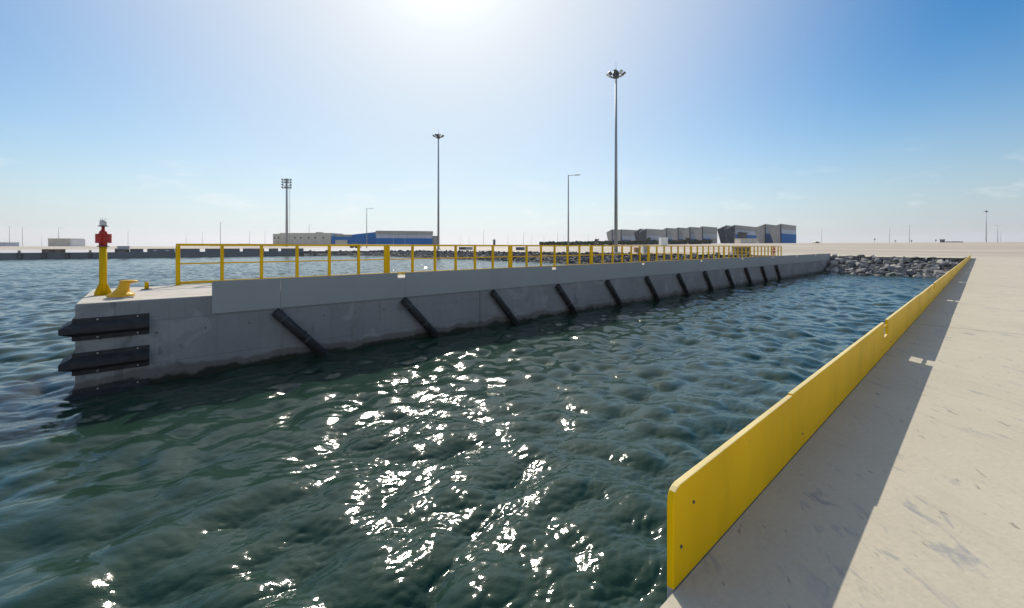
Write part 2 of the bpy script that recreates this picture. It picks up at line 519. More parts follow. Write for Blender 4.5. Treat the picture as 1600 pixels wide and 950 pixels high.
M_GLASS = plain('dark_glass', (0.03, 0.035, 0.04), 0.1)

# ------------------------------------------------------------------ setting: land
def lines(a, b, dense):
    xs = set(dense)
    x, st = max(dense), 18.0
    while x < b: x += st; st *= 1.09; xs.add(min(x, b))
    x, st = min(dense), 18.0
    while x > a: x -= st; st *= 1.09; xs.add(max(x, a))
    return sorted(xs)

ss = lines(-500, 1900, [-60, -45, -30, -20, -10, -4, 0, 4, 10, 20, 30, 40, 50, 60, 70, 80, S_END] + [S_END + 10 * i for i in range(1, 32)])
ys = lines(-1500, 1500, [QE, -4, -10] + [-20 - 12 * i for i in range(28)] + [6, 12, JY0, JY1, 30] + [30 + 11 * i for i in range(1, 17)] + [FQ] + [FQ + 10 * i for i in range(1, 30)])
bm = bmesh.new()
grid = {}
def gv(i, j):
    if (i, j) not in grid:
        w = dk(ss[i], ys[j]); grid[i, j] = bm.verts.new((w.x, w.y, zg(w.x, w.y)))
    return grid[i, j]
for i in range(len(ss) - 1):
    for j in range(len(ys) - 1):
        s_, y_ = (ss[i] + ss[i + 1]) / 2, (ys[j] + ys[j + 1]) / 2
        if s_ < S_END and QE < y_ < FQ: continue
        f = bm.faces.new((gv(i, j), gv(i + 1, j), gv(i + 1, j + 1), gv(i, j + 1))); f.smooth = True
me = bpy.data.meshes.new('ground'); bm.to_mesh(me); bm.free(); me.materials.append(M_GROUND)
g = bpy.data.objects.new('ground', me); C.objects.link(g); struct(g)

mb = MB(); mb.box(-60, S_END, QE - 0.5, QE, -6, -0.006)
struct(mb.build('quay_wall', M_JETTY, rz=DK))
mb = MB()
for k in range(40):
    a, b_ = -330 + k * 9.8, -330 + (k + 1) * 9.8
    if b_ > 62: break
    mb.box(a, b_, FQ - 0.02, FQ + 1.2, -6, -0.475)
struct(mb.build('far_quay_wall', M_FARWALL, rz=DK))

# rubble slopes (the ground beneath the loose rocks)
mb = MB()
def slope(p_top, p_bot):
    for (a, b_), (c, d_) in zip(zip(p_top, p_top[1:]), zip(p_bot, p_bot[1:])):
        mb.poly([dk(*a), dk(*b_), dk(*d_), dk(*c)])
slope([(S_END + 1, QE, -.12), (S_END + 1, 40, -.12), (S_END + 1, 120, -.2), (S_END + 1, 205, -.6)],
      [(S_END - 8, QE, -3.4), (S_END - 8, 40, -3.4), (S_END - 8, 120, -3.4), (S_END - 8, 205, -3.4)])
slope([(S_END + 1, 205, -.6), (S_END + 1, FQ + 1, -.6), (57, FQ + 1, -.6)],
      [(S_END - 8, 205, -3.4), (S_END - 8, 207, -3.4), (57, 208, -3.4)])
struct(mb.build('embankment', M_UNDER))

# low sand mounds inland
def mound(x0, x1, Z, h, seed):
    rr = random.Random(seed); b = bmesh.new(); n, k = 40, 8
    P0, P1 = at(x0, Z), at(x1, Z)
    rows = []
    for i in range(n + 1):
        u = i / n; row = []
        for j in range(k + 1):
            v = j / k
            w = P0.lerp(P1, u); w.y += (v - .5) * 26
            e = math.sin(math.pi * u) ** .6 * math.sin(math.pi * v)
            w.z = zg(w.x, w.y) - .2 + h * e * (0.75 + 0.5 * noise.noise(Vector((u * 6 + seed, v * 2, 0))))
            row.append(b.verts.new(w))
        rows.append(row)
    for i in range(n):
        for j in range(k):
            f = b.faces.new((rows[i][j], rows[i + 1][j], rows[i + 1][j + 1], rows[i][j + 1])); f.smooth = True
    m = bpy.data.meshes.new('sand_hill'); b.to_mesh(m); b.free(); m.materials.append(M_SANDMOUND)
    o = bpy.data.objects.new('sand_hill', m); C.objects.link(o); struct(o)
mound(335, 432, 330, 2.6, 3)
mound(1510, 1720, 420, 1.4, 8)
mound(106, 126, 300, 1.2, 5)

# ------------------------------------------------------------------ setting: water
def spectrum_tile(N, Lm, lam_peak, lam_min, lam_max, wind, spread, slope_rms, seed):
    rg = np.random.default_rng(seed)
    k1 = 2 * np.pi * np.fft.fftfreq(N, Lm / N)
    kx, ky = np.meshgrid(k1, k1, indexing='ij')
    k = np.hypot(kx, ky); k[0, 0] = 1e-6
    kp = 2 * np.pi / lam_peak
    S = np.exp(-1.25 * (kp / k) ** 2) / k ** 3.6
    S *= np.exp(-(k * lam_min / (2 * np.pi)) ** 4)
    S[k < 2 * np.pi / lam_max] = 0
    c = (kx * math.cos(wind) + ky * math.sin(wind)) / k
    S *= 0.05 + np.clip(np.abs(c), 0, 1) ** spread
    S[0, 0] = 0
    h = np.sqrt(S) * (rg.standard_normal((N, N)) + 1j * rg.standard_normal((N, N)))
    H = np.fft.ifft2(h).real
    sx = np.fft.ifft2(1j * kx * np.fft.fft2(H)).real; sy = np.fft.ifft2(1j * ky * np.fft.fft2(H)).real
    f = slope_rms / math.sqrt((sx ** 2 + sy ** 2).mean())
    H *= f
    Hf = np.fft.fft2(H)
    Dx = np.fft.ifft2(-1j * kx / k * Hf).real; Dy = np.fft.ifft2(-1j * ky / k * Hf).real
    return H, Dx, Dy, Lm

def sample(tile, X, Y, ang):
    H, Dx, Dy, Lm = tile; N = H.shape[0]
    u = (X * math.cos(ang) + Y * math.sin(ang)) / Lm * N; v = (-X * math.sin(ang) + Y * math.cos(ang)) / Lm * N
    i0 = np.floor(u).astype(int); j0 = np.floor(v).astype(int); fu = u - i0; fv = v - j0
    i0 %= N; j0 %= N; i1 = (i0 + 1) % N; j1 = (j0 + 1) % N
    def bl(A): return (A[i0, j0] * (1 - fu) + A[i1, j0] * fu) * (1 - fv) + (A[i0, j1] * (1 - fu) + A[i1, j1] * fu) * fv
    h, dx, dy = bl(H), bl(Dx), bl(Dy)
    return h, dx * math.cos(ang) - dy * math.sin(ang), dx * math.sin(ang) + dy * math.cos(ang)

def build_water():
    WIND = math.radians(-66)
    big = spectrum_tile(512, 31.0, 2.2, 0.62, 6.0, math.radians(-42), 5.0, 0.150, 4)
    bg2 = spectrum_tile(512, 23.0, 1.9, 0.70, 5.0, math.radians(-124), 5.0, 0.110, 14)
    sml = spectrum_tile(512, 11.7, 0.30, 0.085, 0.6, math.radians(-60), 3.0, 0.165, 9)
    swl = spectrum_tile(256, 83.0, 6.0, 2.5, 18.0, WIND - 0.3, 2.0, 0.045, 5)
    na = 1350
    rs = [1.5]
    while rs[-1] < 330: rs.append(rs[-1] * 1.0046 + 0.002)
    rs = np.array(rs)
    th = np.linspace(math.radians(-12), math.radians(192), na)
    RR, TH = np.meshgrid(rs, th, indexing='ij')
    X = RR * np.cos(TH); Y = RR * np.sin(TH)
    h0, ax, ay = sample(swl, X, Y, 0.2)
    h1, bx, by = sample(big, X, Y, 0.0)
    h3, ex, ey = sample(bg2, X, Y, 0.0)
    h1, bx, by = h1 + h3, bx + ex, by + ey
    h2, cx, cy = sample(sml, X, Y, 0.0)
    gust = 0.85 + 0.45 * np.sin(X * 0.31 + 1.3 * np.sin(Y * 0.17)) * np.sin(Y * 0.23 + 0.8 + 0.5 * np.sin(X * .4))
    fade1 = 1 / (1 + (RR / 170) ** 3)
    fade2 = gust / (1 + (RR / 55) ** 3)
    Zw = WATER + h0 + h1 * (0.35 + 0.65 * fade1) + h2 * fade2
    ch = 1.1
    Xd = X + ch * (ax + bx * fade1 + cx * fade2); Yd = Y + ch * (ay + by * fade1 + cy * fade2)
    co = np.stack([Xd, Yd, Zw], -1).reshape(-1, 3).astype(np.float32)
    nr = len(rs)
    idx = np.arange(nr * na).reshape(nr, na)
    q = np.stack([idx[:-1, :-1], idx[1:, :-1], idx[1:, 1:], idx[:-1, 1:]], -1).reshape(-1, 4)
    nq = len(q)
    me = bpy.data.meshes.new('water')
    me.vertices.add(len(co)); me.vertices.foreach_set('co', co.ravel())
    me.loops.add(nq * 4); me.loops.foreach_set('vertex_index', q.ravel().astype(np.int32))
    me.polygons.add(nq)
    me.polygons.foreach_set('loop_start', np.arange(0, nq * 4, 4, dtype=np.int32))
    me.polygons.foreach_set('use_smooth', np.ones(nq, dtype=bool))
    me.update(calc_edges=True); me.validate()
    me.materials.append(M_WATER)
    o = bpy.data.objects.new('water', me); C.objects.link(o); struct(o)
build_water()

# ------------------------------------------------------------------ the jetty
jet = thing('jetty', 'long grey concrete jetty running across the water from the left', 'jetty', (0, 0, 0), DK)
joints = [12.7 + 11.05 * k for k in range(7)]
mb = MB()
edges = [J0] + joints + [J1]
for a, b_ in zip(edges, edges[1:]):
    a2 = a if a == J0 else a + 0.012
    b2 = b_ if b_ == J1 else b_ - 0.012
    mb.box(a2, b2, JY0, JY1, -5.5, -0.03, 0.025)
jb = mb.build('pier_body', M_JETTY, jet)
mb = MB(); mb.box(J0 + 0.1, J1, JY0 + 0.1, JY1 - 0.1, -5.4, -0.06)
mb.build('joint_filler', M_OPEN, jet)
mb = MB(); mb.box(J0 + 0.012, J1, JY0 + 0.012, JY1 - 0.012, -0.032, 0.0, 0.01)
mb.build('deck', M_DECK, jet)

# ------------------------------------------------------------------ barrier walls of bolted panels
def barrier(name, label, y0, y1, top_len, side):
    """panels between dock y0..y1, notches every second joint"""
    t = thing(name, label, 'barrier wall', (0, 0, 0), DK)
    ZB, ZT, ZN, NW, PL = -0.60, 0.46, 0.25, 0.35, 4.877
    s = 1.85 if side > 0 else 1.69
    e = 3.70
    k = 0
    rr = random.Random(5 if side > 0 else 6)
    while s < top_len - 0.5:
        dz = rr.uniform(-0.006, 0.006) + (0.012 if k else 0.004)
        dy = rr.uniform(0, 0.004)
        e = min(e, top_len)
        zt = ZT + dz
        if k == 0:
            pts = [(s, ZB), (e, ZB), (e, zt), (s + 0.075, zt), (s + 0.045, zt - 0.006), (s + 0.02, zt - 0.02), (s + 0.006, zt - 0.045), (s, zt - 0.075)]
        elif k % 2 == 1 and e < top_len - .6:
            pts = [(s, ZB), (e, ZB), (e, ZN), (e - NW, ZN), (e - NW, zt), (s, zt)]
        else:
            pts = [(s, ZB), (e, ZB), (e, zt), (s, zt)]
        mb = MB()
        mb.prism([(x, y0 + dy, z) for x, z in pts], (0, y1 - y0, 0))
        bm = mb.bm
        bmesh.ops.recalc_face_normals(bm, faces=bm.faces)
        es = [ed for ed in bm.edges if abs(ed.verts[0].co.y - ed.verts[1].co.y) < 1e-6]
        bmesh.ops.bevel(bm, geom=es, offset=0.005, segments=2, affect='EDGES', profile=0.5)
        bmesh.ops.bisect_plane(bm, geom=bm.verts[:] + bm.edges[:] + bm.faces[:], plane_co=(0, 0, 0.0), plane_no=(0, 0, 1))
        bm.normal_update()
        for f in bm.faces:
            if f.calc_center_median().z < -0.002: f.material_index = 1
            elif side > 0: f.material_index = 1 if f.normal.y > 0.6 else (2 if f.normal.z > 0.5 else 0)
            else: f.material_index = 0 if f.normal.y > 0.6 else 1
        p = mb.build('panel', [M_YELLOW, M_PANEL, M_PALEYELLOW], t)
        # lifting pin across the notch, bolt heads on the deck side
        if k % 2 == 1 and e < top_len - .6:
            q = MB(); q.box(e - NW - 0.02, e + 0.02, (y0 + y1) / 2 - 0.01, (y0 + y1) / 2 + 0.01, 0.385, 0.407)
            q.build('lifting_bar', M_YRAIL, p)
        yb = y0 if side > 0 else y1
        q = MB()
        for (bs, bz) in ((s + 0.07, 0.17), (s + 0.20, 0.33)) if k == 0 else ((s + 0.25, 0.1), (e - 0.6, 0.1)):
            q.tube((bs, yb - 0.006 * side + dy, bz), (bs, yb + 0.003 * side + dy, bz), 0.008, 0.008, 8)
        q.build('bolt', M_DARKST, p)
        s, e, k = e + 0.008, e + PL, k + 1
    return t
barrier('barrier_wall', 'low yellow painted barrier wall along the near quay edge', QE + 0.003, QE + 0.038, 86.0, 1)
barrier('barrier_wall', 'low grey barrier wall bolted along the side of the concrete jetty', JY0 - 0.038, JY0 - 0.003, 86.0, -1)

# ------------------------------------------------------------------ guard rail on the jetty's far edge
gr = thing('guard_rail', 'long yellow steel guard rail on the far edge of the jetty', 'guard rail', dk(1.08, JY1 - 0.14), DK)
PIT, END = 9.2, 78.3
mb1, mb2, mb3 = MB(), MB(), MB()
x = 0.0
while x < END - 0.1:
    x1 = min(x + PIT - 0.16, END)
    mb1.box(x - 0.07, x1 + 0.07, -0.05, 0.05, 1.63, 1.73, 0.01)
    mb2.box(x, x1, -0.03, 0.03, 0.865, 0.925, 0.006)
    mb3.box(x - 0.07, x1 + 0.07, -0.055, 0.055, 0.045, 0.15, 0.008)
    n = max(1, round((x1 - x) / 1.51))
    for i in range(n + 1):
        c = x + (x1 - x) * i / n
        w = 0.075 if i in (0, n) else 0.062
        q = MB(); q.box(c - w, c + w, -0.07, 0.07, 0.012, 1.628, 0.012); q.build('post', M_YRAIL, gr)
        if i in (0, n):
            q = MB(); q.box(c - 0.12, c + 0.12, -0.10, 0.10, 0.0, 0.012); q.build('base_plate', M_YRAIL, gr)
    x += PIT
mb1.build('top_rail', M_YRAIL, gr); mb2.build('middle_rail', M_YRAIL, gr); mb3.build('bottom_rail', M_YRAIL, gr)

# lifebuoy on the rail
lb = thing('lifebuoy', 'red and white lifebuoy hanging on the yellow rail at its far end', 'lifebuoy', dk(75.2, JY1 - 0.28, 1.0), DK)
def torus_part(a0, a1, R1, r, mat, nm):
    b = MB(); n = max(3, int((a1 - a0) / 0.18)); prev = None
    for i in range(n + 1):
        a = a0 + (a1 - a0) * i / n; ring = []
        for j in range(8):
            u = 2 * math.pi * j / 8
            ring.append(b.bm.verts.new(((R1 + r * math.cos(u)) * math.cos(a), r * math.sin(u), (R1 + r * math.cos(u)) * math.sin(a))))
        if prev:
            for j in range(8): b.bm.faces.new((prev[j], prev[(j + 1) % 8], ring[(j + 1) % 8], ring[j])).smooth = True
        prev = ring
    return b.build(nm, mat, lb)
for k in range(4):
    torus_part(k * math.pi / 2 + .2, (k + 1) * math.pi / 2 - .2, 0.38, 0.085, M_RED, 'ring_section')
    torus_part(k * math.pi / 2 - .2, k * math.pi / 2 + .2, 0.38, 0.087, M_WHITE, 'white_band')
q = MB(); q.box(-.03, .03, .02, .14, -1.0, 0.75); q.box(-.3, .3, .06, .14, -.03, .03); q.build('bracket', M_RED, lb)

# ------------------------------------------------------------------ corner fenders
def corner_fender(zt, label):
    t = thing('corner_fender', label, 'fender', dk(J0, JY0, zt), DK, 'rubber fenders round the jetty corner')
    H = 0.62
    ln, end = 1.56, 0.9      # along the front face, round the end face
    prof = [(0.0, 0.0), (0.055, 0.0), (0.055, -0.11), (0.29, -0.225), (0.29, -0.385), (0.06, -0.49), (0.055, -H), (0.0, -H)]
    fl = MB()
    paths = []
    for o, z in prof:
        paths.append([(ln, -o, z), (-o, -o, z), (-o, end, z)])
    vs = [[fl.bm.verts.new(p) for p in row] for row in paths]
    for i in range(len(vs)):
        a, b_ = vs[i], vs[(i + 1) % len(vs)]
        for j in range(2):
            fl.bm.faces.new((a[j], a[j + 1], b_[j + 1], b_[j]))
    fl.bm.faces.new([r[0] for r in vs]); fl.bm.faces.new([r[2] for r in vs])
    bmesh.ops.bevel(fl.bm, geom=[e for e in fl.bm.edges if e.calc_length() > 0.3], offset=0.012, segments=2, affect='EDGES', profile=0.5)
    fl.build('rubber_block', M_RUBBER, t)
    for bs in (0.45, 1.30):
        for bz in (-0.055, -0.555):
            q = MB(); q.tube((bs, -0.05, bz), (bs, -0.085, bz), 0.028, 0.022, 8); q.build('bolt', M_BOLT, t)
corner_fender(-0.41, 'black rubber corner fender wrapped round the jetty end, topmost of three')
corner_fender(-1.37, 'black rubber corner fender between the top one and the waterline')
corner_fender(-2.38, 'black rubber corner fender half sunk in the water below two others')

# diagonal fenders on the jetty side
def tube_fender():
    t = thing('diagonal_fender', '', 'fender', dk(3.5, JY0), DK, 'slanting black tube fenders along the jetty side')
    b = MB()
    p0, p1 = Vector((0.0, -0.17, -0.70)), Vector((2.05, -0.17, -2.95))
    d = (p1 - p0).normalized(); qd = d.to_track_quat('Z', 'Y')
    n = 18; rings = []
    for P, r in ((p0 + d * .28, 0.07), (p0, 0.075), (p0, 0.155), (p0 + d * .015, 0.165), (p1, 0.165)):
        rings.append([b.bm.verts.new(P + qd @ Vector((r * math.cos(2 * math.pi * i / n), r * math.sin(2 * math.pi * i / n), 0))) for i in range(n)])
    b.bm.faces.new(rings[0])
    for A, B in zip(rings, rings[1:]):
        for i in range(n):
            f = b.bm.faces.new((A[i], A[(i + 1) % n], B[(i + 1) % n], B[i])); f.smooth = True
    b.bm.faces.new(rings[-1])
    b.build('rubber_tube', M_RUBBER, t)
    for k, u in enumerate((0.12, 0.5)):
        c = p0.lerp(p1, u)
        q = MB(); q.tube(c - d * .03, c + d * .03, 0.172, 0.172, 18); q.box(c.x - .05, c.x + .05, -0.04, 0.0, c.z + .16, c.z + .30)
        q.build('strap', M_DARKST, t)
    return t
FL = ['nearest slanting black tube fender, beside the pale patch on the jetty side',
      'second slanting black tube fender from the jetty end, left of the first wall joint',
      'third slanting black tube fender, just right of the first wall joint',
      'fourth slanting black tube fender from the jetty end',
      'fifth slanting black tube fender from the jetty end',
      'sixth slanting black tube fender from the jetty end',
      'seventh slanting black tube fender from the jetty end',
      'fifth slanting black tube fender counting back from the slip\'s inner end',
      'fourth slanting black tube fender counting back from the slip\'s inner end',
      'third slanting black tube fender counting back from the slip\'s inner end',
      'last but one slanting black tube fender before the rocks',
      'farthest slanting black tube fender, nearest to the rocks']
tf = tube_fender()
for k in range(12):
    o = tf if k == 0 else copy_tree(tf)
    o.location = dk(3.5 + 4.93 * k, JY0 - 0.004); o['label'] = FL[k]

# ------------------------------------------------------------------ navigation light, bollard, post
nv = thing('navigation_light', 'yellow post with red boxes and white lantern at the jetty end', 'navigation light', dk(-0.99, 19.28), DK)
nv.scale = (0.72, 0.72, 1.0)
q = MB(); q.tube((0, 0, 0.02), (0, 0, 1.60), 0.135, 0.135, 28); q.build('pole', M_YRAIL, nv)
q = MB(); q.box(-.3, .3, -.3, .3, 0, 0.022, .006); q.build('base_plate', M_YRAIL, nv)
for k in range(4):
    a = math.radians(-28 + 90 * k)
    u = Vector((math.cos(a), math.sin(a), 0)); v = Vector((-u.y, u.x, 0)) * 0.03
    q = MB(); q.prism([u * .10 + Vector((0, 0, .022)) - v / 2, u * .34 + Vector((0, 0, .022)) - v / 2, u * .33 + Vector((0, 0, .09)) - v / 2, u * .13 + Vector((0, 0, .42)) - v / 2, u * .10 + Vector((0, 0, .42)) - v / 2], v)
    q.build('gusset', M_YRAIL, nv)
q = MB(); q.lathe([(0, 1.60), (.21, 1.60), (.21, 1.63), (0, 1.63)], 28); q.build('flange', M_DARKST, nv)
q = MB(); q.lathe([(0, 1.63), (.145, 1.63), (.145, 2.02), (.15, 2.03), (.135, 2.09), (.10, 2.13), (.062, 2.16), (.058, 2.27), (0, 2.27)], 28); q.build('housing', M_RED, nv)
for a in (22, 142, 262):
    ar = math.radians(a) - DK
    u = Vector((math.cos(ar), math.sin(ar), 0)); v = Vector((-u.y, u.x, 0))
    q = MB()
    q.prism([u * .13 - v * .075 + Vector((0, 0, 1.73)), u * .29 - v * .05 + Vector((0, 0, 1.72)), u * .29 + v * .05 + Vector((0, 0, 1.72)), u * .13 + v * .075 + Vector((0, 0, 1.73))], (0, 0, .30))
    q.build('side_box', M_RED, nv)
q = MB(); q.lathe([(0, 2.27), (.18, 2.27), (.18, 2.295), (0, 2.295)], 28); q.build('gallery', M_DARKST, nv)
q = MB(); q.lathe([(0, 2.295), (.125, 2.295), (.13, 2.32), (.12, 2.34), (.13, 2.36), (.12, 2.39), (.13, 2.41), (.12, 2.44), (.09, 2.475), (0, 2.485)], 24); q.build('lantern', M_LENS, nv)
q = MB()
for k in range(7):
    a = k * 2 * math.pi / 7
    q = MB(); q.tube((.10 * math.cos(a), .10 * math.sin(a), 2.44), (.11 * math.cos(a), .11 * math.sin(a), 2.55), .006, .004, 6)
    q.build('bird_spike', M_STEEL, nv)

bo = thing('mooring_bollard', 'amber yellow mooring bollard with a horn, beside the navigation light', 'bollard', dk(-0.50, 17.95), DK)
bo.scale = (0.92, 0.92, 0.97)
q = MB(); q.box(-.37, .31, -.36, .36, 0, .05, .012); q.build('grout_pad', M_DECK, bo)
q = MB()
def ring(cx, cy, rx, ry, z, n=28):
    return [q.bm.verts.new((cx * .8 - .03 + rx * .8 * math.cos(2 * math.pi * i / n), cy + ry * math.sin(2 * math.pi * i / n), z)) for i in range(n)]
secs = [ring(0, 0, .45, .40, .05), ring(0, 0, .46, .41, .07), ring(0, 0, .45, .40, .115), ring(.0, 0, .40, .34, .13), ring(.03, 0, .29, .25, .19), ring(.065, 0, .225, .205, .27), ring(.095, 0, .19, .185, .36),
        ring(.115, 0, .185, .18, .42), ring(.15, 0, .205, .20, .455), ring(.235, 0, .285, .21, .475), ring(.265, 0, .315, .215, .505), ring(.25, 0, .29, .19, .54), ring(.17, 0, .17, .11, .56)]
q.bm.faces.new(secs[0][::-1]); q.bm.faces.new(secs[-1])
for A, B in zip(secs, secs[1:]):
    for i in range(28):
        q.bm.faces.new((A[i], A[(i + 1) % 28], B[(i + 1) % 28], B[i])).smooth = True
q.build('bollard_body', M_BOLLARD, bo)
for k in range(6):
    a = k * math.pi / 3 + .3
    q = MB(); q.tube((.31 * math.cos(a) - .03, .345 * math.sin(a), .115), (.31 * math.cos(a) - .03, .345 * math.sin(a), .145), .025, .02, 8); q.build('bolt', M_BOLLARD, bo)

sp_ = thing('small_post', 'short yellow post on a dark plate behind the mooring bollard', 'post', dk(0.1, 20.8), DK)
q = MB(); q.box(-.15, .15, -.12, .12, 0, .02); q.build('base_plate', M_DARKST, sp_)
q = MB(); q.lathe([(0, .02), (.065, .02), (.065, .24), (.055, .275), (0, .285)], 16); q.build('post_body', M_YRAIL, sp_)

# ------------------------------------------------------------------ rocks
def rock_mesh(seed):
    rr = random.Random(seed); b = bmesh.new()
    for _ in range(12):
        v = Vector((rr.gauss(0, 1), rr.gauss(0, 1), rr.gauss(0, 1))).normalized()
        v = Vector((v.x * rr.uniform(.8, 1.0), v.y * rr.uniform(.62, .85), v.z * rr.uniform(.5, .72)))
        b.verts.new(v)
    r = bmesh.ops.convex_hull(b, input=b.verts)
    bmesh.ops.delete(b, geom=[v for v in b.verts if not v.link_faces], context='VERTS')
    bmesh.ops.bevel(b, geom=list(b.edges), offset=0.03, segments=1, affect='EDGES')
    m = bpy.data.meshes.new('rock'); b.to_mesh(m); b.free(); m.materials.append(M_ROCK)
    return m
RM = [rock_mesh(100 + k) for k in range(12)]
def place_rock(s, y, z, size, label, group):
    o = bpy.data.objects.new('rock', R.choice(RM)); C.objects.link(o)
    o.location = dk(s, y, z); o.rotation_euler = (R.uniform(-.5, .5), R.uniform(-.5, .5), R.uniform(0, 6.28))
    o.scale = (size * R.uniform(.85, 1.2), size * R.uniform(.85, 1.15), size * R.uniform(.8, 1.15))
    tag(o, label, 'rock', group)
zs = lambda s: -0.12 - (S_END + 1 - s) * 3.28 / 9
s = S_END + 0.7
row = 0
while s > S_END - 7.6:
    y = QE + 0.7 + (row % 2) * .5
    while y < JY0 - 0.4:
        size = R.uniform(.42, .74) if R.random() < .78 else R.uniform(.74, 1.0)
        place_rock(s + R.uniform(-.3, .3), y + R.uniform(-.2, .2), zs(s) + R.uniform(-.12, .22), size,
                   'grey quarry rock in the rubble bank closing the slip between jetty and yellow wall', 'rocks in the bank at the slip end')
        y += size * 1.22
    s -= 0.74; row += 1
n_ind = 0
far_rocks = bmesh.new()
rows = []
for y in np.arange(JY1 + 0.4, 206, 1.12):
    for k in range(7):
        rows.append((S_END + 0.6 - k * 1.12 + R.uniform(-.35, .35), float(y) + R.uniform(-.4, .4)))
def add_far(s, y, z, size):
    src = R.choice(RM)
    t = bmesh.new(); t.from_mesh(src)
    mt = Matrix.Translation(dk(s, y, z)) @ Matrix.Rotation(R.uniform(0, 6.28), 4, 'Z') @ Matrix.Rotation(R.uniform(-.5, .5), 4, 'X') @ Matrix.Diagonal((size, size, size * .95, 1))
    t.transform(mt)
    tmp = bpy.data.meshes.new('t'); t.to_mesh(tmp); t.free()
    far_rocks.from_mesh(tmp); bpy.data.meshes.remove(tmp)
for s, y in rows:
    size = R.uniform(.55, 1.05)
    z = zs(s) + R.uniform(-.1, .25) - 0.35 * smooth(120, 205, y) - 0.45 * smooth(34, 22, y)
    if y < 48 and s > 80.5 and n_ind < 70:
        n_ind += 1
        place_rock(s, y, z, size, 'grey quarry rock on the basin bank seen through the yellow guard rail', 'rocks on the basin bank behind the jetty')
    else:
        add_far(s, y, z, size)
for k in range(110):
    u = R.random(); s = 58 + 27 * u; y = 206 + R.uniform(0, 12)
    add_far(s, y, -0.6 - (FQ + 1 - y) * .22 + R.uniform(-.1, .3), R.uniform(.6, 1.1))
me = bpy.data.meshes.new('rubble'); far_rocks.to_mesh(me); far_rocks.free()
me.materials.clear(); me.materials.append(M_ROCK)
o = bpy.data.objects.new('rubble', me); C.objects.link(o); o['kind'] = 'stuff'
tag(o, 'grey rubble bank along the far side of the basin', 'rocks')

# ------------------------------------------------------------------ far quay: barriers, fenders, boxes
def on_far(px, y_off=0.6):
    k = (px - CX) / F_PX
    # solve  (s*CD - y*SD) = k (s*SD + y*CD)  for dock y = FQ + y_off
    y = FQ + y_off
    return (k * y * CD + y * SD) / (CD - k * SD)
BL = {0: 'short dark barrier block beside the grey kiosk on the far quay', 1: 'dark concrete barrier on the far quay with two pale spots',
      2: 'dark concrete barrier on the far quay behind the start of the yellow rail', 3: 'dark concrete barrier on the far quay behind the second bay of the rail',
      4: 'dark concrete barrier on the far quay behind the third bay of the rail', 5: 'short dark barrier block on the far quay between two gaps', 6: 'dark concrete barrier at the rubble end of the far quay'}
for i, (a, b_) in enumerate([(203, 224), (230, 273), (273.6, 312), (320.5, 374.5), (379.5, 412.5), (420, 434.5), (439, 474)]):
    s0, s1 = on_far(a), on_far(b_)
    t = thing('concrete_barrier', BL[i], 'barrier', dk(s0, FQ + 0.3), DK, 'barriers on the far quay')
    q = MB(); q.box(0, s1 - s0, 0, .35, -.50, .80, .03); q.box(0, s1 - s0, -.12, .47, -.50, -.25); q.build('barrier_block', M_FARWALL, t)
    if i == 1:
        for u in (.28, .72):
            q = MB(); c = (s1 - s0) * u; q.box(c - .5, c + .5, -.03, 0, -.15, .25); q.build('pale_plate', M_LENS, t)
for a, b_ in ((27, 35), (65, 73), (101.5, 109), (138, 144)):
    s0, s1 = on_far(a, 0), on_far(b_, 0)
    t = thing('quay_fender', {27: 'black fender on the far quay below a small bollard, leftmost', 65: 'black fender on the far quay below the brown box pair', 101.5: 'black fender on the far quay below the beige building', 138: 'black fender on the far quay next to the red and yellow light'}[a], 'fender', dk(s0, FQ, -.55), DK, 'fenders on the far quay wall')
    q = MB(); q.box(0, s1 - s0, -.5, -.03, -2.3, -.02, .08); q.build('rubber_block', M_RUBBER, t)
    q = MB(); q.box(.2, s1 - s0 - .2, -.62, -.5, -1.9, -.2); q.build('face_plate', M_DARKST, t)
def boxthing(name, label, cat, px0, px1, ytop, Z, depth, mat, base=None, lid=None, group=None):
    P = at((px0 + px1) / 2, Z); w = (px1 - px0) / F_PX * Z
    zb = zg(P.x, P.y) if base is None else base
    zt = zpx(ytop, Z)
    t = thing(name, label, cat, (P.x, P.y, zb), 0, group)
    q = MB(); q.box(-w / 2, w / 2, 0, depth, -.3, (zt - zb) * .94, .03); q.build('casing', mat, t)
    q = MB(); q.box(-w / 2 - .06, w / 2 + .06, -.08, depth + .08, (zt - zb) * .94 + .002, zt - zb, .02); q.build('lid', lid or mat, t)
    return t, w, zt - zb
for a, b_, lab in ((65, 75.5, 'brown equipment box on the far quay, left of a pair'), (79.5, 93, 'brown equipment box on the far quay, right of a pair and wider')):
    s0 = on_far((a + b_) / 2, .5); P = dk(s0, FQ + .6)
    boxthing('equipment_box', lab, 'box', a, b_, 389.3, P.y, 2.0, M_BROWN, base=-.47, lid=M_DARKST, group='brown boxes on the far quay')
s0 = on_far(187.5, 1); P = dk(s0, FQ + 1.5)
t, w, h = boxthing('kiosk', 'grey kiosk on the far quay right of the red and yellow light', 'kiosk', 183, 193, 384.5, P.y, 2.5, M_STEEL, base=-.47, lid=M_DARKST)
q = MB(); q.box(-w * .95, -w * .5 - .02, .2, 2.0, -.1, h * .6); q.build('side_unit', M_FARWALL, t)
for px, lab in ((30, 'small bollard on the far quay above the leftmost fender'), (141, 'small bollard on the far quay just left of the yellow post'), (196, 'small dark post right of the grey kiosk on the far quay')):
    s0 = on_far(px, 1)
    t = thing('quay_bollard', lab, 'bollard', dk(s0, FQ + 1.0, -.46), DK, 'bollards on the far quay')
    q = MB(); q.lathe([(0, 0), (.5, 0), (.5, .1), (.3, .15), (.26, .5), (.42, .6), (.42, .72), (0, .8)], 14); q.build('bollard_body', M_BROWN, t)

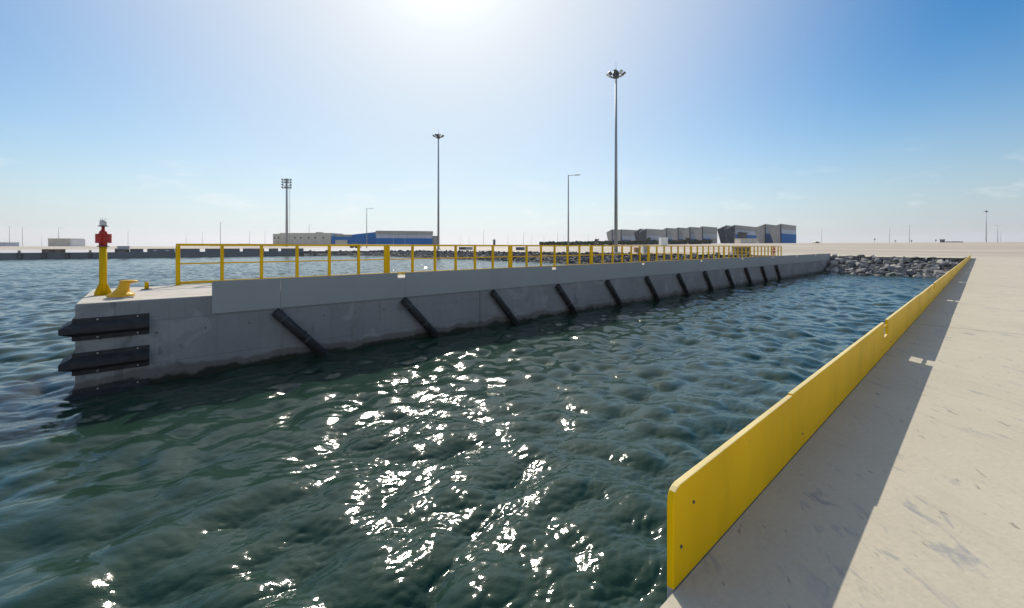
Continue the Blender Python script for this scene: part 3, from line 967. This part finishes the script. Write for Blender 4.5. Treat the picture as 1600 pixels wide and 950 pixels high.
# ------------------------------------------------------------------ masts and street lamps
def high_mast(px, Z, ytop, label):
    P = at(px, Z); zb = zg(P.x, P.y); H = zpx(ytop, Z) - zb
    t = thing('floodlight_mast', label, 'light mast', (P.x, P.y, zb), 0.25, 'tall floodlight masts')
    q = MB(); q.tube((0, 0, 0), (0, 0, H - .3), .46, .24, 16); q.build('pole', M_STEEL, t)
    q = MB(); q.box(-.9, .9, -.9, .9, -.2, .25, .05); q.build('footing', M_DECK, t)
    q = MB(); q.lathe([(.25, H - 1.2), (.75, H - 1.1), (.75, H - .5), (.35, H - .35)], 16); q.build('head_ring', M_DARKST, t)
    q = MB(); q.lathe([(.85, H - .3), (.78, H + .2), (.5, H + .65), (.12, H + .9), (0, H + .92)], 16); q.build('dome', M_DARKST, t)
    q = MB(); q.tube((0, 0, H + .9), (0, 0, H + 3.0), .05, .03, 6); q.build('lightning_rod', M_STEEL, t)
    for k in range(8):
        a = 2 * math.pi * k / 8 + .2
        u = Vector((math.cos(a), math.sin(a), 0)); v = Vector((-u.y, u.x, 0))
        q = MB(); q.tube(u * .6 + Vector((0, 0, H - .8)), u * 1.5 + Vector((0, 0, H - .45)), .07, .06, 6)
        arm = q.build('arm', M_STEEL, t)
        q = MB()
        c = u * 1.85 + Vector((0, 0, H - .25)); ax = (u + Vector((0, 0, .55))).normalized(); up = v.cross(ax)
        pts = [c - ax * .55 - v * .3 - up * .16, c + ax * .55 - v * .38 - up * .16, c + ax * .55 + v * .38 - up * .16, c - ax * .55 + v * .3 - up * .16]
        q.prism(pts, up * .32)
        q.build('floodlight', M_DARKST if k % 3 else M_LENS, t)
high_mast(962.5, 106, 115, 'tallest floodlight mast, right of centre behind the yellow rail')
high_mast(685, 168, 212, 'tall floodlight mast at the right end of the blue hall')
high_mast(1541, 488, 330, 'distant floodlight mast on the flat land at the far right')

P = at(448, 250); zb = zg(P.x, P.y); H = zpx(279, 250) - zb
t = thing('sports_mast', 'floodlight mast with stacked lamp rows and ladder before the cream building', 'light mast', (P.x, P.y, zb), 0.15)
q = MB(); q.tube((0, 0, 0), (0, 0, H), .8, .42, 12); q.build('pole', M_STEEL, t)
q = MB()
for k in range(int(H / 1.2) - 4): q.box(.75, 1.75, -.06, .06, 2 + k * 1.2, 2.18 + k * 1.2)
q.box(1.7, 1.82, -.06, .06, 2, H - 4)
q.build('ladder', M_STEEL, t)
for r_ in range(4):
    z = H - .5 - r_ * 1.55; n = (4, 4, 3, 4)[r_]
    q = MB(); q.box(-2.6, 2.6, -.12, .12, z - .85, z - .6); q.build('crossbar', M_STEEL, t)
    for i in range(n):
        x = -2.3 + 4.6 * i / (n - 1)
        q = MB(); q.box(x - .52, x + .52, -.7, -.05, z - .55, z + .25, .1); q.build('floodlight', M_DARKST, t)

def street_lamp(px, Z, ytop, label, arm=1.0, thick=1.0, group='street lamps inland'):
    P = at(px, Z); zb = zg(P.x, P.y); H = zpx(ytop, Z) - zb
    t = thing('street_lamp', label, 'street lamp', (P.x, P.y, zb), 0, group)
    q = MB(); q.tube((0, 0, -.3), (0, 0, H), .24 * thick, .13 * thick, 10); q.build('pole', M_STEEL, t)
    q = MB(); q.tube((-.1, 0, H - .1), (2.2 * arm, 0, H), .09, .07, 8); q.build('arm', M_STEEL, t)
    q = MB(); q.prism([(1.9 * arm, -.22, H - .12), (3.3 * arm, -.16, H - .05), (3.3 * arm, .16, H - .05), (1.9 * arm, .22, H - .12)], (0, 0, .2)); q.build('lamp_head', M_STEEL, t)
street_lamp(888, 116, 273.5, 'slim single arm street lamp left of the tallest mast')
street_lamp(573, 216, 325.5, 'slim single arm street lamp in front of the blue hall')
street_lamp(1559, 380, 352, 'distant street lamp just right of the far right mast', -1)
street_lamp(91.5, 390, 356, 'distant street lamp standing in front of the beige building at left')
for px, yt in ((14.8, 354), (35, 355), (65, 370), (200, 361), (291, 366), (316, 363), (344.5, 347), (390, 362), (414, 362), (483, 351), (720, 369), (733, 368), (755.7, 359.5),
               (793.6, 370), (818, 362), (831, 369), (850, 368), (871, 363), (881, 369), (919, 366), (931, 369), (1284, 358), (1390, 356.5), (1421, 352), (1564, 362)):
    Z = min(760, 650 * 21.5 / (HY - yt))
    P = at(px, Z); zb = zg(P.x, P.y); H = zpx(yt, Z) - zb
    q = MB(); q.tube((0, 0, -.3), (0, 0, H), .22, .14, 8)
    q.tube((0, 0, H - .1), (1.6, 0, H), .08, .08, 6); q.box(1.3, 2.4, -.2, .2, H - .1, H + .1)
    o = q.build('light_pole', M_STEEL, loc=(P.x, P.y, zb))
    tag(o, 'thin pale light pole far off on the flat horizon', 'light pole', 'thin far light poles along the horizon')

# ------------------------------------------------------------------ buildings far behind
def slab_between(mb, a, b_, z0, z1, thick, out):
    """upright panel from a to b (world xy) facing out"""
    o = Vector((out.x, out.y, 0)) * thick
    mb.prism([(a.x, a.y, z0), (b_.x, b_.y, z0), (b_.x, b_.y, z1), (a.x, a.y, z1)], o)

u_dir = Vector((41, 38, 0)).normalized()
v_dir = Vector((-u_dir.y, u_dir.x, 0))
def shed(px, Z, ytop, label, dark=False, length=46, band=0.52, bandx=(0.0, 1.0), opening=False):
    P = at(px, Z); zb = zg(P.x, P.y) - .4; H = zpx(ytop, Z) - zb
    t = thing('boat_shed', label, 'shed', (P.x, P.y, zb), math.atan2(u_dir.y, u_dir.x), 'row of sheds with leaning gables')
    # local: x along the front, y along the gable (away), z up ; prow leans outward at the top
    prof = [(0, 0, 0), (0, 0, H), (0, 7.5, H * .80), (0, 4.2, 0)]
    q = MB(); q.mi = 0
    q.prism(prof, (length, 0, 0))
    q.bm.normal_update(); bmesh.ops.recalc_face_normals(q.bm, faces=q.bm.faces)
    q.build('shed_body', M_GREYCLAD, t)
    q = MB(); q.prism([(-.06, .15, .2), (-.06, .15, H - .5), (-.06, 7.2, H * .80 - .3), (-.06, 4.1, .2)], (-.12, 0, 0)); q.build('gable_wall', M_DARKCLAD if dark else M_GREYCLAD, t)
    q = MB(); q.prism([(-.5, -.35, H + .002), (length + .3, -.35, H + .002), (length + .3, 7.6, H * .80 + .05), (-.5, 7.6, H * .80 + .05)], (0, 0, .35)); q.build('roof', M_GREYCLAD, t)
    q = MB(); q.box(.3 + length * bandx[0], length * bandx[1], -.16, -.01, .4, H * band); q.build('blue_cladding', M_BLUE, t)
    q = MB(); q.box(2.5, length, -.13, -.01, H * band + .01, H * (.76 if band > .5 else .62)); q.build('pale_cladding', M_PALEBLUE, t)
    q = MB(); q.box(-.35, 0.9, -.42, -.18, .3, H - .02); q.build('corner_trim', M_DARKCLAD, t)
    if opening:
        q = MB(); q.box(8, 29, -.3, -.17, H * .28, H * .62); q.build('doorway', M_OPEN, t)
        q = MB(); q.box(7.2, 30, -1.6, -.31, H * .62, H * .65); q.build('door_canopy', M_DARKCLAD, t)
    return t
SHEDS = [(1219.4, 300, 350.5, 'nearest boat shed of the row, at its right end with a full blue front', False, 42),
         (1195, 322, 350.8, 'boat shed second from the right end of the row, bright blue patch', False, 40),
         (1147, 345, 352.2, 'boat shed with a dark gable, a dark doorway and a low annex', True, 58),
         (1134.5, 362, 352.6, 'narrow dark gabled shed just left of the shed with the doorway', True, 10),
         (1097, 372, 354.2, 'broad grey shed left of the two dark gables', False, 34),
         (1077.5, 392, 355, 'small saw tooth shed right of a pair, above the hedge', False, 26),
         (1059, 410, 356, 'small saw tooth shed in the middle of three, above the hedge', False, 26),
         (1041, 430, 356.6, 'small saw tooth shed directly above the white tank', False, 26),
         (1009, 445, 357.8, 'broad grey shed left of the white tank with a dark gable', True, 36),
         (1000, 460, 357.8, 'narrow dark gabled shed left of a broad grey one', True, 8),
         (970, 470, 358.8, 'grey shed just right of the tallest mast', False, 34),
         (956, 490, 358.8, 'grey shed at the left end of the row behind the tallest mast', False, 24)]
for i, (px, Z, yt, lab, dark, ln) in enumerate(SHEDS):
    shed(px, Z, yt, lab, dark, ln, 0.54 if i < 3 else 0.36, (0, 1) if i < 2 else ((0.05, 1) if i == 2 else (0.05, 0.55)), i == 2)
# annex below the doorway
def building(name, label, x0, x1, ytop, Z, depth, mat, yaw=0.0):
    P = at(x0, Z); w = (x1 - x0) / F_PX * Z; zb = zg(P.x, P.y) - .3; H = zpx(ytop, Z) - zb
    t = thing(name, label, 'building', (P.x, P.y, zb), yaw)
    q = MB(); q.box(0, w, 0, depth, 0, H); q.build('wall', mat, t)
    q = MB(); q.box(-.15, w + .15, -.15, depth + .15, H + .002, H + .3); q.build('roof', mat, t)
    return t, w, H
building('annex', 'low cream annex in front of the shed with the doorway', 1157, 1184, 373.2, 300, 8, M_CREAM)
t, w, H = building('cream_building', 'long cream building with small square windows behind the lamp row mast', 437, 517, 364.6, 300, 22, M_CREAM)
for px in (460.7, 470, 482, 492.6, 505):
    c = (px - 437) / F_PX * 300
    q = MB(); q.box(c - .55, c + .55, -.05, .2, H * .60, H * .60 + 1.2); q.build('window', M_GLASS, t)
q = MB(); q.box(5, 34, -.06, .2, H * .12, H * .26)
q.build('window_band', M_PALEBLUE, t)
q = MB(); q.box(-6, -.02, 2, 18, 0, H * .97); q.build('side_wing', M_CREAM, t)
for c in (-4.8, -2):
    q = MB(); q.box(c - .5, c + .5, 1.93, 2.1, H * .60, H * .60 + 1.2); q.build('window', M_GLASS, t)
q = MB(); q.box(24, 28, 4, 8, H + .3, H + 1.0); q.build('roof_unit', M_STEEL, t)
# the blue hall
ZB = 285
P = at(587.5, ZB); zb = zg(P.x, P.y) - .3; H = zpx(360.3, ZB) - zb
ang = math.atan2(12, 42)
t = thing('blue_hall', 'large blue hall with white band and grey roof edge behind the rail', 'building', (P.x, P.y, zb), ang)
LN = 38.2
q = MB(); q.box(0, LN, 0, 26, 0, H * .97); q.build('wall', M_BLUE, t)
q = MB(); q.box(.02, LN + .02, -.15, -.01, H * .52, H * .76); q.build('white_band', M_PALEBLUE, t)
q = MB(); q.box(-.2, LN + .3, -.5, 26.3, H * .76 + .01, H, .05); q.build('roof_fascia', M_GREYCLAD, t)
for u in (.30, .50):
    q = MB(); q.box(LN * u - .1, LN * u + .1, -.12, -.01, .2, H * .51); q.build('downpipe', M_PALEBLUE, t)
q = MB(); q.box(LN + .35, LN + 4.4, 3, 20, 0, H * .70); q.build('end_block', M_GREYCLAD, t)
q = MB(); q.box(.5, 5.5, -2, -.02, 0, H * .1); q.build('plinth', M_CREAM, t)
t2 = thing('blue_shed', 'low blue shed with grey roof and pale doorway left of the blue hall', 'building', at(518, 300, zg(-130, 300) - .3), 0.05)
w = (588 - 518) / F_PX * 300; H2 = zpx(366.2, 300) - t2.location.z
q = MB(); q.prism([(0, 0, 0), (w, 0, 0), (w, 0, H2 * 1.22), (w * .42, 0, H2 * .97), (w * .08, 0, H2 * .94), (0, 0, H2 * .78)], (0, 12, 0)); q.build('wall', M_BLUE, t2)
q = MB(); q.box(w * .08, w * .45, -.4, 10, H2 * .80, H2 * .985); q.build('roof', M_GREYCLAD, t2)
q = MB(); q.box(w * .10, w * .36, -1.6, -.02, 0, H2 * .52); q.build('doorway', M_CREAM, t2)
# beige block and others at left
t, w, H = building('beige_building', 'small beige flat roofed building beyond the far quay at left', 75, 107, 373.3, 250, 9, M_CREAM, 0.0)
q = MB(); q.box(w + .02, w + 1.9, .6, 8, 0, H * .96); q.build('side_wing', M_WHITE, t)
building('grey_building', 'low blue grey building at the left edge of the horizon', -14, 8, 379, 420, 12, M_PALEBLUE)

# ------------------------------------------------------------------ small things inland
t, w, h = boxthing('brown_cabinet', 'brown cabinet with three doors behind the far end of the rail', 'cabinet', 1150, 1172, 385.6, 84, 1.6, M_BROWN)
for k in range(3):
    q = MB(); c = -w / 2 + w * (k + .5) / 3; q.box(c - w / 7.5, c + w / 7.5, -.03, -.002, .15, h * .86); q.build('door', M_DARKST, t)
t, w, h = boxthing('orange_cabinet', 'rusty orange cabinet behind the rail right of the tallest mast', 'cabinet', 992, 1000, 386.5, 112, 1.2, M_ORANGE)
q = MB(); q.box(-w * .3, w * .3, -.03, -.002, .2, h * .8); q.build('door', M_BROWN, t)
t, w, h = boxthing('grey_cabinet', 'pale grey cabinet beside the rusty orange cabinet', 'cabinet', 1005, 1013, 382.5, 108, 1.3, M_LENS)
q = MB(); q.box(-w * .35, w * .35, -.03, -.002, .2, h * .8); q.build('door', M_STEEL, t)
t, w, h = boxthing('white_tank', 'tall white tank standing before the row of sheds', 'tank', 1033, 1043.5, 371, 205, 3.2, M_WHITE)
t, w, h = boxthing('grey_container', 'two tone grey container behind the rocks, nearer the mast by the blue hall', 'container', 717, 738, 385.6, 158, 2.5, M_STEEL, lid=M_LENS)
q = MB(); q.box(-w / 2, 0, -.06, -.002, .1, h * .9); q.build('door', M_DARKST, t)
t, w, h = boxthing('grey_container', 'small dark grey container behind the rocks and the double rail post', 'container', 806, 820, 386, 150, 2.4, M_FARWALL, lid=M_STEEL)
q = MB(); q.box(-w * .35, w * .1, -.05, -.002, .1, h * .85); q.build('door', M_DARKST, t)
t, w, h = boxthing('signal_hut', 'tiny grey hut with a stepped top on the horizon left of centre', 'hut', 770.3, 774, 375.5, 330, 2, M_DARKST)
q = MB(); q.box(-w * .75, w * .75, -.3, 2.3, h + .01, h + .5); q.tube((0, 1, h + .5), (0, 1, h + 1.6), .3, .1, 8); q.build('mast_cap', M_STEEL, t)
t, w, h = boxthing('brown_shed', 'low brown shed on the flat land left of the far right mast', 'shed', 1487, 1505, 377.2, 330, 5, M_BROWN, lid=M_DARKST)
q = MB(); q.box(w / 2 + .1, w / 2 + 3, .5, 3, -.2, h * .35); q.build('side_heap', M_BROWN, t)
t, w, h = boxthing('guard_hut', 'dark narrow guard hut on the flat land left of the brown shed', 'hut', 1471.8, 1476.4, 374.6, 330, 1.6, M_DARKST)
q = MB(); q.box(-w * .6, w * .6, -.3, 1.9, h + .01, h + .35); q.build('roof', M_DARKST, t)
for px, yt, lab in ((1366.5, 374, 'small sign on a post, leftmost on the flat land at right'), (1398.7, 376.5, 'small sign right of the pole in the flat land at right'),
                    (1424, 376.5, 'small sign at the foot of the brightest pole at right'), (1462, 375.5, 'small sign left of the dark guard hut')):
    Z = 330; P = at(px, Z); zb = zg(P.x, P.y); h = zpx(yt, Z) - zb
    t = thing('road_sign', lab, 'sign', (P.x, P.y, zb), 0, 'small signs on the flat land')
    q = MB(); q.tube((0, 0, -.2), (0, 0, h), .09, .09, 8); q.build('post', M_STEEL, t)
    q = MB(); q.tube((0, -.12, h), (0, -.18, h), .62, .62, 14); q.build('sign_face', M_DARKST, t)
# parked car, seen from its side
P = at(1276, 330)
car = thing('parked_car', 'dark parked car on the flat land right of the shed row', 'car', (P.x, P.y, zg(P.x, P.y)), 0)
q = MB(); q.prism([(-2.3, -.9, .35), (2.3, -.9, .35), (2.35, -.9, .85), (1.5, -.9, 1.0), (.9, -.9, 1.65), (-1.2, -.9, 1.68), (-1.9, -.9, 1.05), (-2.35, -.9, .95)], (0, 1.8, 0)); q.build('body', M_CAR, car)
q = MB(); q.prism([(-1.6, -.92, 1.05), (1.2, -.92, 1.05), (.75, -.92, 1.55), (-1.1, -.92, 1.56)], (0, 1.84, 0)); q.build('window', M_GLASS, car)
for x in (-1.45, 1.45):
    for y in (-.92, .72):
        q = MB(); q.tube((x, y, .36), (x, y + .2, .36), .36, .36, 14); q.build('wheel', M_RUBBER, car)
# loader beside the rubble
P = at(554, 205)
ld = thing('wheel_loader', 'small orange wheel loader parked behind the rubble bank', 'loader', (P.x, P.y, zg(P.x, P.y)), 0)
q = MB(); q.box(-2.2, 1.2, -.9, .9, .7, 1.6, .1); q.build('body', M_ORANGE, ld)
q = MB(); q.box(-.6, .7, -.75, .75, 1.61, 2.6, .08); q.build('cab', M_GLASS, ld)
q = MB(); q.prism([(1.2, -.5, 1.2), (2.5, -.5, .6), (2.6, -.5, .8), (1.3, -.5, 1.5)], (0, 1, 0)); q.build('lift_arm', M_ORANGE, ld)
q = MB(); q.prism([(2.4, -1.1, .2), (3.2, -1.1, .1), (2.5, -1.1, 1.1)], (0, 2.2, 0)); q.build('bucket', M_BROWN, ld)
for x in (-1.3, 1.0):
    for y in (-1.1, .7):
        q = MB(); q.tube((x, y, .6), (x, y + .4, .6), .6, .6, 14); q.build('wheel', M_RUBBER, ld)

# hedge below the sheds: many leaf clumps
def hedge(x0, x1, Z, h, label):
    rr = random.Random(21); P0, P1 = at(x0, Z), at(x1, Z * 1.05)
    b = bmesh.new()
    for i in range(9500):
        u = rr.random(); w = P0.lerp(P1, u)
        hh = h * (0.80 + 0.35 * noise.noise(Vector((u * 60, 3, 0))) + (0.45 if noise.noise(Vector((u * 17, 9, 0))) > .45 else 0))
        c = Vector((w.x, w.y + rr.uniform(-1.2, 1.2), zg(w.x, w.y) + hh * rr.random() ** .7))
        q_ = Vector((rr.gauss(0, 1), rr.gauss(0, 1), rr.gauss(0, 1))).to_track_quat('Z', 'Y')
        s_ = rr.uniform(.25, .6)
        vs = [b.verts.new(c + q_ @ Vector((a * s_, d * s_ * .6, 0))) for a, d in ((-1, 0), (0, -1), (1, 0), (0, 1))]
        b.faces.new(vs)
    m = bpy.data.meshes.new('foliage'); b.to_mesh(m); b.free(); m.materials.append(M_LEAF)
    t = thing('hedge', label, 'hedge', (0, 0, 0))
    o = bpy.data.objects.new('foliage', m); C.objects.link(o); o.parent = t
    q = MB()
    d = (P1 - P0).normalized(); nrm = Vector((-d.y, d.x, 0))
    for k in range(30):
        w = P0.lerp(P1, (k + .5) / 30); q.tube((w.x, w.y, zg(w.x, w.y) - .3), (w.x, w.y, zg(w.x, w.y) + h * .5), .12, .06, 6)
    q.build('stem', M_BROWN, t)
hedge(843, 1112, 240, 2.9, 'long dark green hedge in front of the row of sheds')

# thin humid air over the whole port
m = bpy.data.materials.new('haze'); m.use_nodes = True
t = m.node_tree
for n in list(t.nodes):
    if n.type == 'BSDF_PRINCIPLED': t.nodes.remove(n)
pv = t.nodes.new('ShaderNodeVolumePrincipled')
pv.inputs['Color'].default_value = (.90, .92, .95, 1)
pv.inputs['Density'].default_value = 0.00013
pv.inputs['Anisotropy'].default_value = 0.3
t.links.new(pv.outputs[0], [n for n in t.nodes if n.type == 'OUTPUT_MATERIAL'][0].inputs['Volume'])
q = MB(); q.box(-1900, 2700, -1900, 2700, -8, 62)
o = q.build('haze', m); o['kind'] = 'stuff'
